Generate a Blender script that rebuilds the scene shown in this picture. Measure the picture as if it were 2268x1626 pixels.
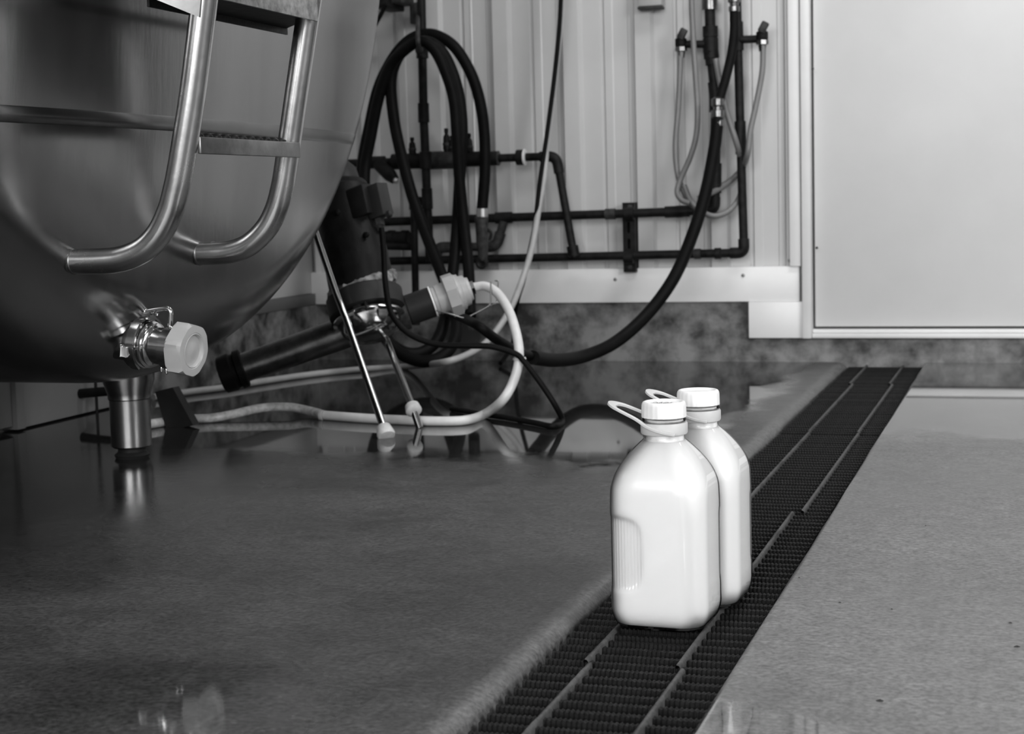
import bpy, bmesh, math, random
from mathutils import Vector, Matrix
random.seed(7)
S = bpy.context.scene
for o in list(bpy.data.objects): bpy.data.objects.remove(o)
COL = S.collection

# ---------------------------------------------------------------- camera
FPX, CH = 3567.0, 0.46
def _basis():
    d = Vector((2293-1134, -(413-813), FPX))
    e = d + Vector((-1000, -27.0, 0))
    n = e.cross(d).normalized()
    if n.y < 0: n = -n
    Y = d.normalized(); X = Y.cross(n)
    if X.x < 0: X = -X
    return X, Y, n
BX, BY, BZ = _basis()                      # world axes written in camera coordinates (right, up, forward)
def to_world(v): return Vector((BX.dot(v), BY.dot(v), BZ.dot(v)))
cam_d = bpy.data.cameras.new('camera'); cam = bpy.data.objects.new('camera', cam_d); COL.objects.link(cam)
rx, ry, rz = to_world(Vector((1,0,0))), to_world(Vector((0,1,0))), to_world(Vector((0,0,-1)))
m = Matrix(((rx.x,ry.x,rz.x,0),(rx.y,ry.y,rz.y,0),(rx.z,ry.z,rz.z,CH),(0,0,0,1)))
cam.matrix_world = m
cam_d.sensor_fit = 'HORIZONTAL'; cam_d.sensor_width = 36; cam_d.lens = FPX/2268*36
cam_d.clip_start = .02; cam_d.clip_end = 60
cam_d.dof.use_dof = True; cam_d.dof.focus_distance = 2.0; cam_d.dof.aperture_fstop = 11
S.camera = cam

# ---------------------------------------------------------------- world, lights, exposure
W = bpy.data.worlds.new('overcast'); S.world = W; W.use_nodes = True
W.node_tree.nodes['Background'].inputs[0].default_value = (1,1,1,1)
W.node_tree.nodes['Background'].inputs[1].default_value = 1.0
def area(name, loc, target, sx, sy, power):
    l = bpy.data.lights.new(name, 'AREA'); l.shape = 'RECTANGLE'; l.size = sx; l.size_y = sy; l.energy = power
    o = bpy.data.objects.new(name, l); COL.objects.link(o); o.location = loc
    o.rotation_euler = (Vector(target)-Vector(loc)).to_track_quat('-Z','Y').to_euler(); return o
area('doorway_daylight', (-0.5,-3.7,1.9), (-0.5,2.4,0.5), 3.6, 1.9, 215)
area('side_fill', (2.35,1.0,1.4), (-0.3,1.9,0.2), 1.7, 1.2, 125)  # fill light added for the bottles' right sides; no window there
area('ceiling_lamp', (0.3,3.4,2.7), (0.3,3.6,0), 1.4, 0.4, 34)
area('ceiling_lamp', (-0.6,2.0,2.7), (-0.6,2.0,0), 1.4, 0.4, 12)
S.view_settings.view_transform = 'Standard'; S.view_settings.look = 'None'
S.view_settings.exposure = -0.14; S.view_settings.gamma = 1.0; S.view_settings.use_curve_mapping = False

# ---------------------------------------------------------------- helpers
def at(px, py, Y):                          # point of the vertical plane y = Y seen at a photograph pixel
    v = to_world(Vector((px-1134, -(py-813), FPX))); t = Y/v.y
    return Vector((v.x*t, Y, CH+v.z*t))
def atx(px, py, X):
    v = to_world(Vector((px-1134, -(py-813), FPX))); t = X/v.x
    return Vector((X, v.y*t, CH+v.z*t))
def atz(px, py, Z=0):
    v = to_world(Vector((px-1134, -(py-813), FPX))); t = (Z-CH)/v.z
    return Vector((v.x*t, v.y*t, Z))

def link(name, bm, mat, parent=None, smooth=40):
    me = bpy.data.meshes.new(name)
    bmesh.ops.recalc_face_normals(bm, faces=bm.faces)
    bm.to_mesh(me); bm.free()
    if smooth:
        me.shade_smooth(); me.set_sharp_from_angle(angle=math.radians(smooth))
    me.materials.append(mat)
    o = bpy.data.objects.new(name, me); COL.objects.link(o)
    if parent: o.parent = parent
    return o
def thing(name, label, cat, group=None, loc=None):
    o = bpy.data.objects.new(name, None); COL.objects.link(o); o.empty_display_size = .05
    o['label'] = label; o['category'] = cat
    if group: o['group'] = group
    if loc is not None: o.location = loc
    return o
def tag(o, label, cat, group=None):
    o['label'] = label; o['category'] = cat
    if group: o['group'] = group
    return o
def struct(o): o['kind'] = 'structure'; return o

def box(bm, lo, hi, bev=0):
    r = bmesh.ops.create_cube(bm, size=1)
    vs = r['verts']
    for v in vs:
        v.co = Vector(((lo[i]+hi[i])/2 + v.co[i]*(hi[i]-lo[i]) for i in range(3)))
    if bev:
        es = list({e for v in vs for e in v.link_edges})
        bmesh.ops.bevel(bm, geom=es, offset=bev, segments=2, affect='EDGES', profile=.5)
    return bm
def obox(bm, c, ax, ay, az, hx, hy, hz, bev=0):    # oriented box
    r = bmesh.ops.create_cube(bm, size=2); vs = r['verts']
    for v in vs: v.co = c + ax*(v.co.x*hx) + ay*(v.co.y*hy) + az*(v.co.z*hz)
    if bev:
        es = list({e for v in vs for e in v.link_edges})
        bmesh.ops.bevel(bm, geom=es, offset=bev, segments=2, affect='EDGES', profile=.5)
def B(): return bmesh.new()

def spline(pts, n=8):
    P = [Vector(p) for p in pts]
    if len(P) < 3: return P
    out = []
    for i in range(len(P)-1):
        p0 = P[i-1] if i else P[0]*2-P[1]
        p1, p2 = P[i], P[i+1]
        p3 = P[i+2] if i+2 < len(P) else P[-1]*2-P[-2]
        for k in range(n):
            t = k/n
            out.append(.5*((2*p1)+(p2-p0)*t+(2*p0-5*p1+4*p2-p3)*t*t+(3*p1-p0-3*p2+p3)*t**3))
    out.append(P[-1]); return out
def tube(bm, pts, r, seg=12, cap=True):
    """pts: list of Vectors; r: radius or list of radii"""
    n = len(pts); rs = r if isinstance(r, (list, tuple)) else [r]*n
    t0 = (pts[1]-pts[0]).normalized()
    up = Vector((0,0,1)) if abs(t0.z) < .9 else Vector((0,1,0))
    u = t0.cross(up).normalized(); rings = []
    for i in range(n):
        t = (pts[min(i+1,n-1)]-pts[max(i-1,0)])
        if t.length < 1e-9: t = t0
        t = t.normalized(); u = (u - t*u.dot(t)).normalized(); w = t.cross(u)
        rings.append([bm.verts.new(pts[i]+(u*math.cos(a)+w*math.sin(a))*rs[i]) for a in [2*math.pi*k/seg for k in range(seg)]])
    for i in range(n-1):
        for k in range(seg):
            bm.faces.new((rings[i][k], rings[i][(k+1)%seg], rings[i+1][(k+1)%seg], rings[i+1][k]))
    if cap:
        bm.faces.new(rings[0]); bm.faces.new(rings[-1])
    return bm
def round_path(pts, rad, n=6):              # straight runs joined by arcs
    P = [Vector(p) for p in pts]; out = [P[0]]
    for i in range(1, len(P)-1):
        a = (P[i-1]-P[i]); b = (P[i+1]-P[i]); d = min(rad, a.length*.49, b.length*.49)
        A = P[i]+a.normalized()*d; Bq = P[i]+b.normalized()*d
        for k in range(n+1):
            t = k/n; out.append(A*(1-t)**2 + P[i]*2*t*(1-t) + Bq*t*t)
    out.append(P[-1]); return out
def lathe(bm, base, axis, prof, seg=32, rot=0, facets=None):
    """prof: list of (distance along axis, radius)"""
    ax = Vector(axis).normalized(); up = Vector((0,0,1)) if abs(ax.z) < .9 else Vector((0,1,0))
    u = ax.cross(up).normalized(); w = u.cross(ax); seg = facets or seg; rings = []
    for d, r in prof:
        c = Vector(base)+ax*d
        if r < 1e-6: rings.append([bm.verts.new(c)])
        else: rings.append([bm.verts.new(c+(u*math.cos(rot+2*math.pi*k/seg)+w*math.sin(rot+2*math.pi*k/seg))*r) for k in range(seg)])
    for a, b in zip(rings, rings[1:]):
        if len(a) == 1 and len(b) == 1: continue
        for k in range(seg):
            if len(a) == 1: bm.faces.new((a[0], b[k], b[(k+1)%seg]))
            elif len(b) == 1: bm.faces.new((a[k], a[(k+1)%seg], b[0]))
            else: bm.faces.new((a[k], a[(k+1)%seg], b[(k+1)%seg], b[k]))
    if len(rings[0]) > 1: bm.faces.new(rings[0])
    if len(rings[-1]) > 1: bm.faces.new(rings[-1])
    return bm
def prism(bm, pts, d):                      # polygon pts extruded by vector d
    a = [bm.verts.new(p) for p in pts]; b = [bm.verts.new(Vector(p)+Vector(d)) for p in pts]
    bm.faces.new(a); bm.faces.new(b[::-1])
    for i in range(len(a)): bm.faces.new((a[i], a[(i+1)%len(a)], b[(i+1)%len(a)], b[i]))
    return bm

# ---------------------------------------------------------------- materials
def mat(name, col=.5, rough=.5, metal=0, var=0, vscale=8, bump=0, bscale=60, rvar=0, coat=0, spec=.5, stretch=None, contrast=.2):
    m = bpy.data.materials.new(name); m.use_nodes = True; nt = m.node_tree; bs = nt.nodes['Principled BSDF']
    bs.inputs['Base Color'].default_value = (col,col,col,1); bs.inputs['Roughness'].default_value = rough
    bs.inputs['Metallic'].default_value = metal; bs.inputs['Coat Weight'].default_value = coat
    bs.inputs['Coat Roughness'].default_value = .05; bs.inputs['Specular IOR Level'].default_value = spec
    tc = nt.nodes.new('ShaderNodeTexCoord'); mp = nt.nodes.new('ShaderNodeMapping')
    nt.links.new(tc.outputs['Object'], mp.inputs[0])
    if stretch: mp.inputs['Scale'].default_value = stretch
    def noise(sc, det=6):
        n = nt.nodes.new('ShaderNodeTexNoise'); n.inputs['Scale'].default_value = sc; n.inputs['Detail'].default_value = det
        n.inputs['Roughness'].default_value = .6
        nt.links.new(mp.outputs[0], n.inputs['Vector']); return n
    if var:
        n = noise(vscale); r = nt.nodes.new('ShaderNodeMapRange')
        r.inputs['From Min'].default_value = .5-contrast; r.inputs['From Max'].default_value = .5+contrast
        r.inputs['To Min'].default_value = max(0,col*(1-var)); r.inputs['To Max'].default_value = min(1,col*(1+var))
        nt.links.new(n.outputs['Fac'], r.inputs['Value'])
        nt.links.new(r.outputs[0], bs.inputs['Base Color'])
    if rvar:
        n = noise(vscale*1.7); r = nt.nodes.new('ShaderNodeMapRange')
        r.inputs['From Min'].default_value = .3; r.inputs['From Max'].default_value = .7
        r.inputs['To Min'].default_value = max(0.02,rough-rvar); r.inputs['To Max'].default_value = min(1,rough+rvar)
        nt.links.new(n.outputs['Fac'], r.inputs['Value']); nt.links.new(r.outputs[0], bs.inputs['Roughness'])
    if bump:
        n = noise(bscale); b = nt.nodes.new('ShaderNodeBump'); b.inputs['Strength'].default_value = bump
        b.inputs['Distance'].default_value = .002
        nt.links.new(n.outputs['Fac'], b.inputs['Height']); nt.links.new(b.outputs[0], bs.inputs['Normal'])
    return m
M = {}
M['white_panel'] = mat('white_painted_panel', .56, .35, var=.06, vscale=3, bump=.1, bscale=30)
M['white_trim'] = mat('white_trim', .86, .4, var=.05, vscale=5)
M['shaded_panel'] = mat('shaded_white_panel', .18, .5, var=.1, vscale=4)  # white sheet with the shade under the tank put into its colour
M['door'] = mat('white_door', .67, .45, var=.05, vscale=2.5)
M['jamb'] = mat('door_jamb', .78, .4, var=.05, vscale=6)
M['curb'] = mat('wet_concrete_curb', .135, .5, var=.8, contrast=.13, vscale=11, bump=.5, bscale=40, rvar=.15)
M['ceiling'] = mat('ceiling_paint', .5, .7, var=.05)
M['side'] = mat('side_wall_paint', .3, .6, var=.05)
M['steel'] = mat('brushed_steel', .235, .22, 1, var=.12, vscale=5, bump=.05, bscale=90, rvar=.04, stretch=(1,1,.15))
M['rail'] = mat('satin_steel_tube', .52, .24, 1, var=.12, vscale=14, bump=.06, bscale=60, rvar=.05)
M['rung'] = mat('dull_steel', .24, .38, 1, var=.4, vscale=18, bump=.25, bscale=60)
M['chrome'] = mat('polished_steel', .5, .14, 1, var=.05)
M['brass'] = mat('plated_brass', .2, .3, 1, var=.3, vscale=60)
M['dark_metal'] = mat('dark_weathered_metal', .008, .45, 0, spec=.15, var=.6, vscale=16, bump=.6, bscale=50)
M['blackpaint'] = mat('black_band', .012, .5, 0, var=.4, vscale=20)
M['darkgrey'] = mat('dark_grey_plastic', .018, .5, 0, spec=.2, var=.2, vscale=15)
M['grey_box'] = mat('grey_box_paint', .022, .45, 0, spec=.2, var=.25, vscale=15)
M['crust'] = mat('crusted_flange', .17, .7, 0, var=.95, vscale=38, contrast=.1, bump=1, bscale=60)
M['rubber'] = mat('black_rubber', .005, .5, 0, spec=.08, var=.3, vscale=20)
M['iron'] = mat('black_iron_pipe', .011, .5, 0, spec=.15, var=.6, vscale=40, bump=.3, bscale=90)
M['cast'] = mat('grey_cast_fitting', .04, .5, .1, spec=.2, var=.6, vscale=50, bump=.4, bscale=90)
M['grey_hose'] = mat('grey_rubber_hose', .17, .4, 0, var=.1, vscale=20)
M['white_hose'] = mat('milky_plastic_hose', .7, .35, 0, var=.08, vscale=30)
M['pale_hose'] = mat('pale_plastic_hose', .42, .35, 0, var=.12, vscale=20)
M['union'] = mat('grey_plastic_union', .42, .4, 0, var=.06, vscale=20)
M['cap_grey'] = mat('pale_plastic_nut', .42, .38, 0, var=.05, vscale=20)
M['white_tip'] = mat('pale_rubber_foot', .55, .5, 0, var=.2, vscale=60)
M['white_ring'] = mat('white_gasket', .95, .4)
M['screw'] = mat('screw_head', .25, .4, .5)
M['mark'] = mat('scuff_mark', .05, .8)
M['grate'] = mat('dark_fibreglass_grate', .008, .5, 0, var=.4, vscale=60, bump=.4, bscale=300, spec=.1)
M['ridge'] = mat('grate_ridge', .05, .6, 0, var=.5, vscale=120, bump=.5, bscale=200)
M['channel'] = mat('drain_channel', .012, .7)
M['cap'] = mat('white_cap_plastic', .9, .35, 0)
M['cap_ink'] = mat('cap_print', .25, .5)
M['dirt'] = mat('dirt_speck', .02, .8)

def glass_mat(name, tint=.985, rough=.02):
    m = bpy.data.materials.new(name); m.use_nodes = True; nt = m.node_tree; nt.nodes.clear()
    o = nt.nodes.new('ShaderNodeOutputMaterial'); t = nt.nodes.new('ShaderNodeBsdfTransparent'); g = nt.nodes.new('ShaderNodeBsdfGlossy')
    f = nt.nodes.new('ShaderNodeFresnel'); f.inputs[0].default_value = 1.5; mx = nt.nodes.new('ShaderNodeMixShader')
    t.inputs[0].default_value = (tint,)*3+(1,); g.inputs['Roughness'].default_value = rough
    nt.links.new(f.outputs[0], mx.inputs[0]); nt.links.new(t.outputs[0], mx.inputs[1]); nt.links.new(g.outputs[0], mx.inputs[2])
    nt.links.new(mx.outputs[0], o.inputs[0]); return m
M['glass'] = glass_mat('clear_bottle_glass')
M['glass_base'] = glass_mat('thick_glass_base', .55)
def milk_mat():
    m = mat('milk', .97, .3); b = m.node_tree.nodes['Principled BSDF']
    b.inputs['Subsurface Weight'].default_value = .8; b.inputs['Subsurface Radius'].default_value = (1,1,1)
    b.inputs['Subsurface Scale'].default_value = .022; b.inputs['Coat Weight'].default_value = .2
    return m
M['milk'] = milk_mat()
def translucent_mat():
    m = mat('translucent_handle_plastic', .75, .35); b = m.node_tree.nodes['Principled BSDF']
    b.inputs['Transmission Weight'].default_value = .25; b.inputs['IOR'].default_value = 1.3
    return m
M['handle'] = translucent_mat()
M['film'] = mat('thin_milk_film', .8, .4, var=.25, vscale=60)

# wet concrete floor: bump grain, blotches, drier and paler to the right of the drain, still water towards the wall
def floor_mat():
    m = bpy.data.materials.new('wet_concrete_floor'); m.use_nodes = True; nt = m.node_tree; N = nt.nodes; L = nt.links
    bs = N['Principled BSDF']; geo = N.new('ShaderNodeTexCoord'); sep = N.new('ShaderNodeSeparateXYZ'); L.new(geo.outputs['Object'], sep.inputs[0])
    def noise(sc, det=8, ro=.62, vec=None):
        n = N.new('ShaderNodeTexNoise'); n.inputs['Scale'].default_value = sc; n.inputs['Detail'].default_value = det
        n.inputs['Roughness'].default_value = ro; L.new(vec or geo.outputs['Object'], n.inputs['Vector']); return n.outputs['Fac']
    def mth(op, a, b=None, c=None):
        n = N.new('ShaderNodeMath'); n.operation = op
        for i, v in enumerate((a,b,c)):
            if v is None: continue
            if isinstance(v, (int,float)): n.inputs[i].default_value = v
            else: L.new(v, n.inputs[i])
        return n.outputs[0]
    def mr(v, a, b, c, d, smooth=False):
        n = N.new('ShaderNodeMapRange'); L.new(v, n.inputs['Value'])
        if smooth: n.interpolation_type = 'SMOOTHSTEP'
        for k, x in zip(('From Min','From Max','To Min','To Max'), (a,b,c,d)):
            if isinstance(x, (int,float)): n.inputs[k].default_value = x
            else: L.new(x, n.inputs[k])
        return n.outputs[0]
    blotch = noise(3.2); fine = noise(34); grain = noise(150, 4); big = noise(1.1, 3)
    # water mask
    edge = mth('MULTIPLY', mth('SUBTRACT', noise(5, 4), .5), .5)
    yw = mth('ADD', sep.outputs['Y'], edge)
    right = mr(sep.outputs['X'], -.5, -.25, 0, 1)
    thr = mth('ADD', 2.62, mth('MULTIPLY', right, .45))
    wmask = mr(mth('SUBTRACT', yw, thr), -.12, .18, 0, 1, True)
    def pud(x, y, r, soft):
        dx = mth('SUBTRACT', sep.outputs['X'], x); dy = mth('SUBTRACT', sep.outputs['Y'], y)
        d = mth('SQRT', mth('ADD', mth('MULTIPLY', dx, dx), mth('MULTIPLY', dy, dy)))
        d = mth('ADD', d, mth('MULTIPLY', edge, .35))
        return mr(d, r+soft, r-soft, 0, 1, True)
    v1 = atz(400, 1560); v2 = atz(1650, 1640)
    p1 = pud(v1.x, v1.y, .16, .06); p2 = pud(v2.x+.02, v2.y-.02, .11, .015)
    lw = mr(sep.outputs['X'], -1.05, -1.5, 0, 1, True)
    wet = mth('MAXIMUM', mth('MAXIMUM', wmask, mth('MULTIPLY', lw, .8)), mth('MAXIMUM', mth('MULTIPLY', p1, .97), p2))
    lipdry = mth('SUBTRACT', 1, mth('MULTIPLY', mr(mth('ADD', sep.outputs['X'], mth('MULTIPLY', edge, .3)), -.62, -.54, 0, 1, True), mr(sep.outputs['X'], -.40, -.36, 1, 0)))
    wet = mth('MULTIPLY', wet, lipdry)
    # colour
    base = mr(blotch, .32, .68, .034, .074)
    dry = mr(blotch, .32, .68, .10, .155)
    isr = mr(sep.outputs['X'], -.45, -.3, 0, 1)
    c = N.new('ShaderNodeMix'); c.data_type = 'FLOAT'; L.new(isr, c.inputs[0]); L.new(base, c.inputs[2]); L.new(dry, c.inputs[3])
    speck = mr(grain, .35, .65, .62, 1.42); spk2 = mr(fine, .35, .65, .82, 1.18)
    cc = mth('MULTIPLY', mth('MULTIPLY', c.outputs[0], speck), spk2)
    cc = mth('MULTIPLY', cc, mr(big, .35, .65, .85, 1.12))
    cc = mth('MULTIPLY', cc, mr(mth('MULTIPLY', mth('MAXIMUM', wmask, mth('MULTIPLY', lw, .8)), lipdry), 0, 1, 1, mr(isr, 0, 1, .32, .75)))
    lip_sheen = mth('MULTIPLY', mr(sep.outputs['X'], DL-.036, DL-.020, 0, 1), mr(sep.outputs['X'], -.40, -.36, 1, 0))  # lip colour lightened to stand in for its wet highlight
    cc = mth('MULTIPLY', cc, mr(lip_sheen, 0, 1, 1, 1.7))
    L.new(cc, bs.inputs['Base Color'])
    drough = mr(blotch, .35, .65, .3, .5)
    rr = N.new('ShaderNodeMix'); rr.data_type = 'FLOAT'; L.new(wet, rr.inputs[0]); L.new(drough, rr.inputs[2]); rr.inputs[3].default_value = .035
    L.new(rr.outputs[0], bs.inputs['Roughness'])
    bs.inputs['Specular IOR Level'].default_value = .5
    b = N.new('ShaderNodeBump'); b.inputs['Distance'].default_value = .0016
    L.new(mth('ADD', mth('MULTIPLY', grain, .6), mth('MULTIPLY', fine, .8)), b.inputs['Height']); L.new(mr(wet, 0, 1, .55, .0), b.inputs['Strength'])
    mp = N.new('ShaderNodeMapping'); mp.inputs['Scale'].default_value = (5,14,5); L.new(geo.outputs['Object'], mp.inputs[0])
    rip = noise(1.0, 3, .5, mp.outputs[0])
    b2 = N.new('ShaderNodeBump'); b2.inputs['Distance'].default_value = .003; b2.inputs['Strength'].default_value = .012
    L.new(rip, b2.inputs['Height']); L.new(b.outputs[0], b2.inputs['Normal']); L.new(b2.outputs[0], bs.inputs['Normal'])
    return m
DL, DR = -0.479, -0.280                     # edges of the drain
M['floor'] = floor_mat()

# ================================================================ SETTING
YW, XL, XR, ZC, YF = 4.42, -2.06, 2.4, 2.8, -4.0
DL, DR = -0.479, -0.280                     # edges of the drain
# floor: left slab with a rounded lip along the drain, right slab with a crisp edge
bm = B()
prof = [(XL-.3,0), (DL-.060,0), (DL-.052,0), (DL-.045,0)]
for k in range(9):
    a = k/8*math.pi/2; prof.append((DL-.030+.026*math.sin(a), -.018*(1-math.cos(a))))
prof += [(DL-.003,-.09)]
ys = [YF + i*(YW+.06-YF)/60 for i in range(61)]
prev = None
for y in ys:
    row = []
    for i, (x, z) in enumerate(prof):
        j = random.uniform(-.0012,.0012) if i > 5 else 0
        row.append(bm.verts.new((x+j, y, z)))
    if prev:
        for a, b, c, d in zip(prev, prev[1:], row[1:], row): bm.faces.new((a,b,c,d))
    prev = row
prof = [(DR+.001,-.09),(DR+.001,-.004),(DR+.005,0),(DR+.008,0),(DR+.014,0),(XR+.1,0)]; prev = None
for y in ys:
    row = [bm.verts.new((x+(random.uniform(-.0012,.0012) if i in (1,2) else 0), y, z)) for i, (x, z) in enumerate(prof)]
    if prev:
        for a, b, c, d in zip(prev, prev[1:], row[1:], row): bm.faces.new((a,b,c,d))
    prev = row
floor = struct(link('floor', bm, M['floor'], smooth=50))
bm = B(); box(bm, (DL-.03,YF,-.11), (DR+.03,YW,-.088)); link('drain_channel', bm, M['channel'], floor)
# small dark specks lying on the right slab
for k, (px, py, s) in enumerate(((1950,1553,5),(2252,1433,4),(1860,1335,2.2),(1770,1280,2),(2268-30,1380,2.5),(2050,1165,2),(1975,1350,2))):
    c = atz(px, py); bm = B(); rr = s/1900
    vs = [bm.verts.new((c.x+rr*1.6*math.cos(a)*random.uniform(.6,1.2), c.y+rr*math.sin(a)*random.uniform(.6,1.2), .0004)) for a in [i*math.pi/4 for i in range(8)]]
    top = bm.verts.new((c.x,c.y,.0004+rr*.6))
    for i in range(8): bm.faces.new((vs[i], vs[(i+1)%8], top))
    link('dirt_speck', bm, M['dirt'], floor, 0)

# back wall
bm = B(); box(bm, (XL-.1,YW+.03,0), (XR,YW+.15,ZC)); wb = struct(link('wall_back', bm, M['side'], smooth=0))
bm = B()                                    # concrete curb under the panels and the door
box(bm, (XL,YW-.012,-.1), (-.715,YW+.05,.166)); box(bm, (-.715,YW-.012,-.1), (XR,YW+.05,.0665))
link('concrete_curb', bm, M['curb'], wb, 0)
# ribbed sheets: fall of one rib period = 0.206 m
def ribbed(x0, x1, z0, z1, y, parent, phase, yaxis=False):
    bm = B(); per = .2065; pr = []
    shape = [(0,0),(.003,.006),(.009,.006),(.013,0),(.034,0),(.037,.002),(.078,.002),(.081,0),(.096,0),(.104,-.020),(.147,-.020),(.155,0)]
    k = math.floor((x0-phase)/per)-1
    while phase+k*per < x1:
        for s, h in shape: pr.append((phase+k*per+s, h))
        k += 1
    pr = [(x0,0)] + [p for p in pr if x0 < p[0] < x1] + [(x1,0)]
    rows = []
    for z in (z0, z1):
        rows.append([bm.verts.new((x, y+h, z) if not yaxis else (y-h, x, z)) for x, h in pr])
    for i in range(len(pr)-1): bm.faces.new((rows[0][i], rows[0][i+1], rows[1][i+1], rows[1][i]))
    o = link('ribbed_panel', bm, M['white_panel'], parent, 25)
    return o
ph = at(1175,200,YW).x
for a, b in ((XL, -1.54), (-1.54,-.92), (-.92,-.60)):
    ribbed(a, b-.0008, .24, ZC, YW, wb, ph)
# trims
t1 = B(); box(t1, (XL,YW-.022,.1665), (-.607,YW-.002,.262), .002)
trim1 = struct(link('trim_1', t1, M['white_trim']))
for px, py in ((1363,619),(1646,610),(1750,577)):
    p = at(px, py, YW-.022); bm = B(); lathe(bm, p, (0,-1,0), [(0,.005),(.002,.005),(.003,.003),(.003,0)], 10); link('screw', bm, M['screw'], trim1)
t2 = B(); a = at(1660,748,YW-.016); box(t2, (a.x,YW-.026,.0667), (-.597,YW-.0125,.166), .0015); struct(link('trim_2', t2, M['white_trim']))
t3 = B(); box(t3, (-.632,YW-.030,.262), (-.602,YW-.004,ZC), .002); struct(link('trim_3', t3, M['white_trim']))
# door: jamb, slab, sill
D = thing('door_1', '', '')
for k in ('label','category'): del D[k]
D['kind'] = 'structure'; D.location = (0,0,0)
bm = B(); box(bm, (-.598,YW-.040,.0667), (-.574,YW+.03,2.2), .002); link('door_jamb', bm, M['jamb'], D)
bm = B(); box(bm, (-.604,YW-.022,.0667), (-.598,YW-.004,2.2)); link('jamb_seal', bm, M['grey_hose'], D)
bm = B(); box(bm, (-.568,YW-.004,.096), (.42,YW+.03,2.16), .003); link('door_slab', bm, M['door'], D)
bm = B(); box(bm, (-.573,YW-.030,.0667), (.43,YW+.03,.079), .002); box(bm, (-.573,YW-.018,.080), (.43,YW+.03,.0895), .001); link('door_sill', bm, M['jamb'], D)
bm = B(); box(bm, (.43,YW-.040,.0667), (.47,YW+.03,2.2), .002); link('door_jamb', bm, M['jamb'], D)
bm = B(); box(bm, (-.598,YW-.040,2.2), (.47,YW+.03,2.26), .002); link('door_head', bm, M['jamb'], D)
for px, py in ((1800,152),(1809,549)):
    p = at(px, py, YW-.041); bm = B(); lathe(bm, p, (0,-1,0), [(0,.004),(.0015,.003),(.0015,0)], 8); link('screw', bm, M['mark'], D)
bm = B(); box(bm, (.475,YW-.01,.0667), (XR,YW+.02,ZC)); link('unseen_dark_panel', bm, M['darkgrey'], wb, 0)  # unseen panel, added dark to darken the tank's reflection
bm = B(); box(bm, (.475,YW-.022,.0667), (XR,YW-.002,.262), .002); struct(link('trim_4', bm, M['white_trim']))

# left wall: sheet over a concrete curb near the corner, a white panel with tank shade in its colour nearer the camera
YP = 3.42
bm = B(); box(bm, (XL-.15,YF,0), (XL-.03,YW+.1,ZC)); wl = struct(link('wall_left', bm, M['side'], smooth=0))
bm = B(); box(bm, (XL-.04,YP,-.1), (XL+.012,YW,.165)); link('concrete_curb', bm, M['curb'], wl, 0)
bm = B(); box(bm, (XL-.03,YP,.2), (XL,YW,ZC), .001); link('wall_panel', bm, M['white_panel'], wl)
bm = B(); box(bm, (XL-.02,YP,.166), (XL+.014,YW,.199), .001); link('base_flashing', bm, mat('dull_flashing', .11, .5), wl)
ya = atx(30,957,XL).y
bm = B(); box(bm, (XL-.03,ya+.03,.004), (XL,YP-.001,ZC), .001); link('wall_panel', bm, M['shaded_panel'], wl)
bm = B(); box(bm, (XL-.03,ya,.004), (XL+.012,ya+.029,ZC), .002); link('batten', bm, M['shaded_panel'], wl)
bm = B(); box(bm, (XL-.03,YF,.012), (XL,ya-.001,ZC), .001); link('wall_panel', bm, M['shaded_panel'], wl)
# right wall, ceiling
bm = B(); box(bm, (XR,YF,0), (XR+.1,YW+.1,ZC)); struct(link('wall_right', bm, M['side'], smooth=0))
bm = B(); box(bm, (XL-.15,YF,ZC), (XR+.1,YW+.1,ZC+.1)); struct(link('ceiling', bm, M['ceiling'], smooth=0))

# ================================================================ DRAIN GRATE
GZ = -.008
def bar_mesh(seed):
    rnd = random.Random(seed); bm = B(); n = 240; L = DR-DL-.006; prev = None
    for i in range(n+1):
        u = i/n; x = u*L
        s = .5+.5*math.cos(2*math.pi*u*40)
        h = -.0017+.0017*s*(.6+.4*rnd.random()) + rnd.uniform(-.0002,.0002)
        s2 = .5+.5*math.cos(2*math.pi*u*40+1.2)
        w = .0054+.0004*math.cos(2*math.pi*u*40)
        row = [bm.verts.new(p) for p in ((x,-w+.0012,-.024),(x,-w,-.006),(x,-w*.8,h-.0005),(x,-w*.25,h-.0010*(1-s2)),(x,w*.35,h-.0013*s2),(x,w*.85,h-.0010),(x,w,-.005),(x,w-.0012,-.024))]
        if prev:
            for k in range(7): bm.faces.new((prev[k],prev[k+1],row[k+1],row[k]))
        else: bm.faces.new(row)
        prev = row
    bm.faces.new(prev)
    bmesh.ops.recalc_face_normals(bm, faces=bm.faces)
    me = bpy.data.meshes.new('crossbar'); bm.to_mesh(me); bm.free(); me.shade_smooth(); me.set_sharp_from_angle(angle=math.radians(55)); me.materials.append(M['grate'])
    return me
BARS = [bar_mesh(i) for i in range(3)]
breaks = [.72, 1.535, 2.35, 3.155, 3.97, 4.402]
offs = [0, -.007, .006, .004, -.004]
labs = ['black drain grate section in the foreground, nearest the camera',
        'black drain grate section carrying the two milk bottles',
        'black drain grate section just beyond the milk bottles',
        'black drain grate section before the last one at the wall',
        'short black drain grate section ending at the concrete curb under the door']
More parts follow.
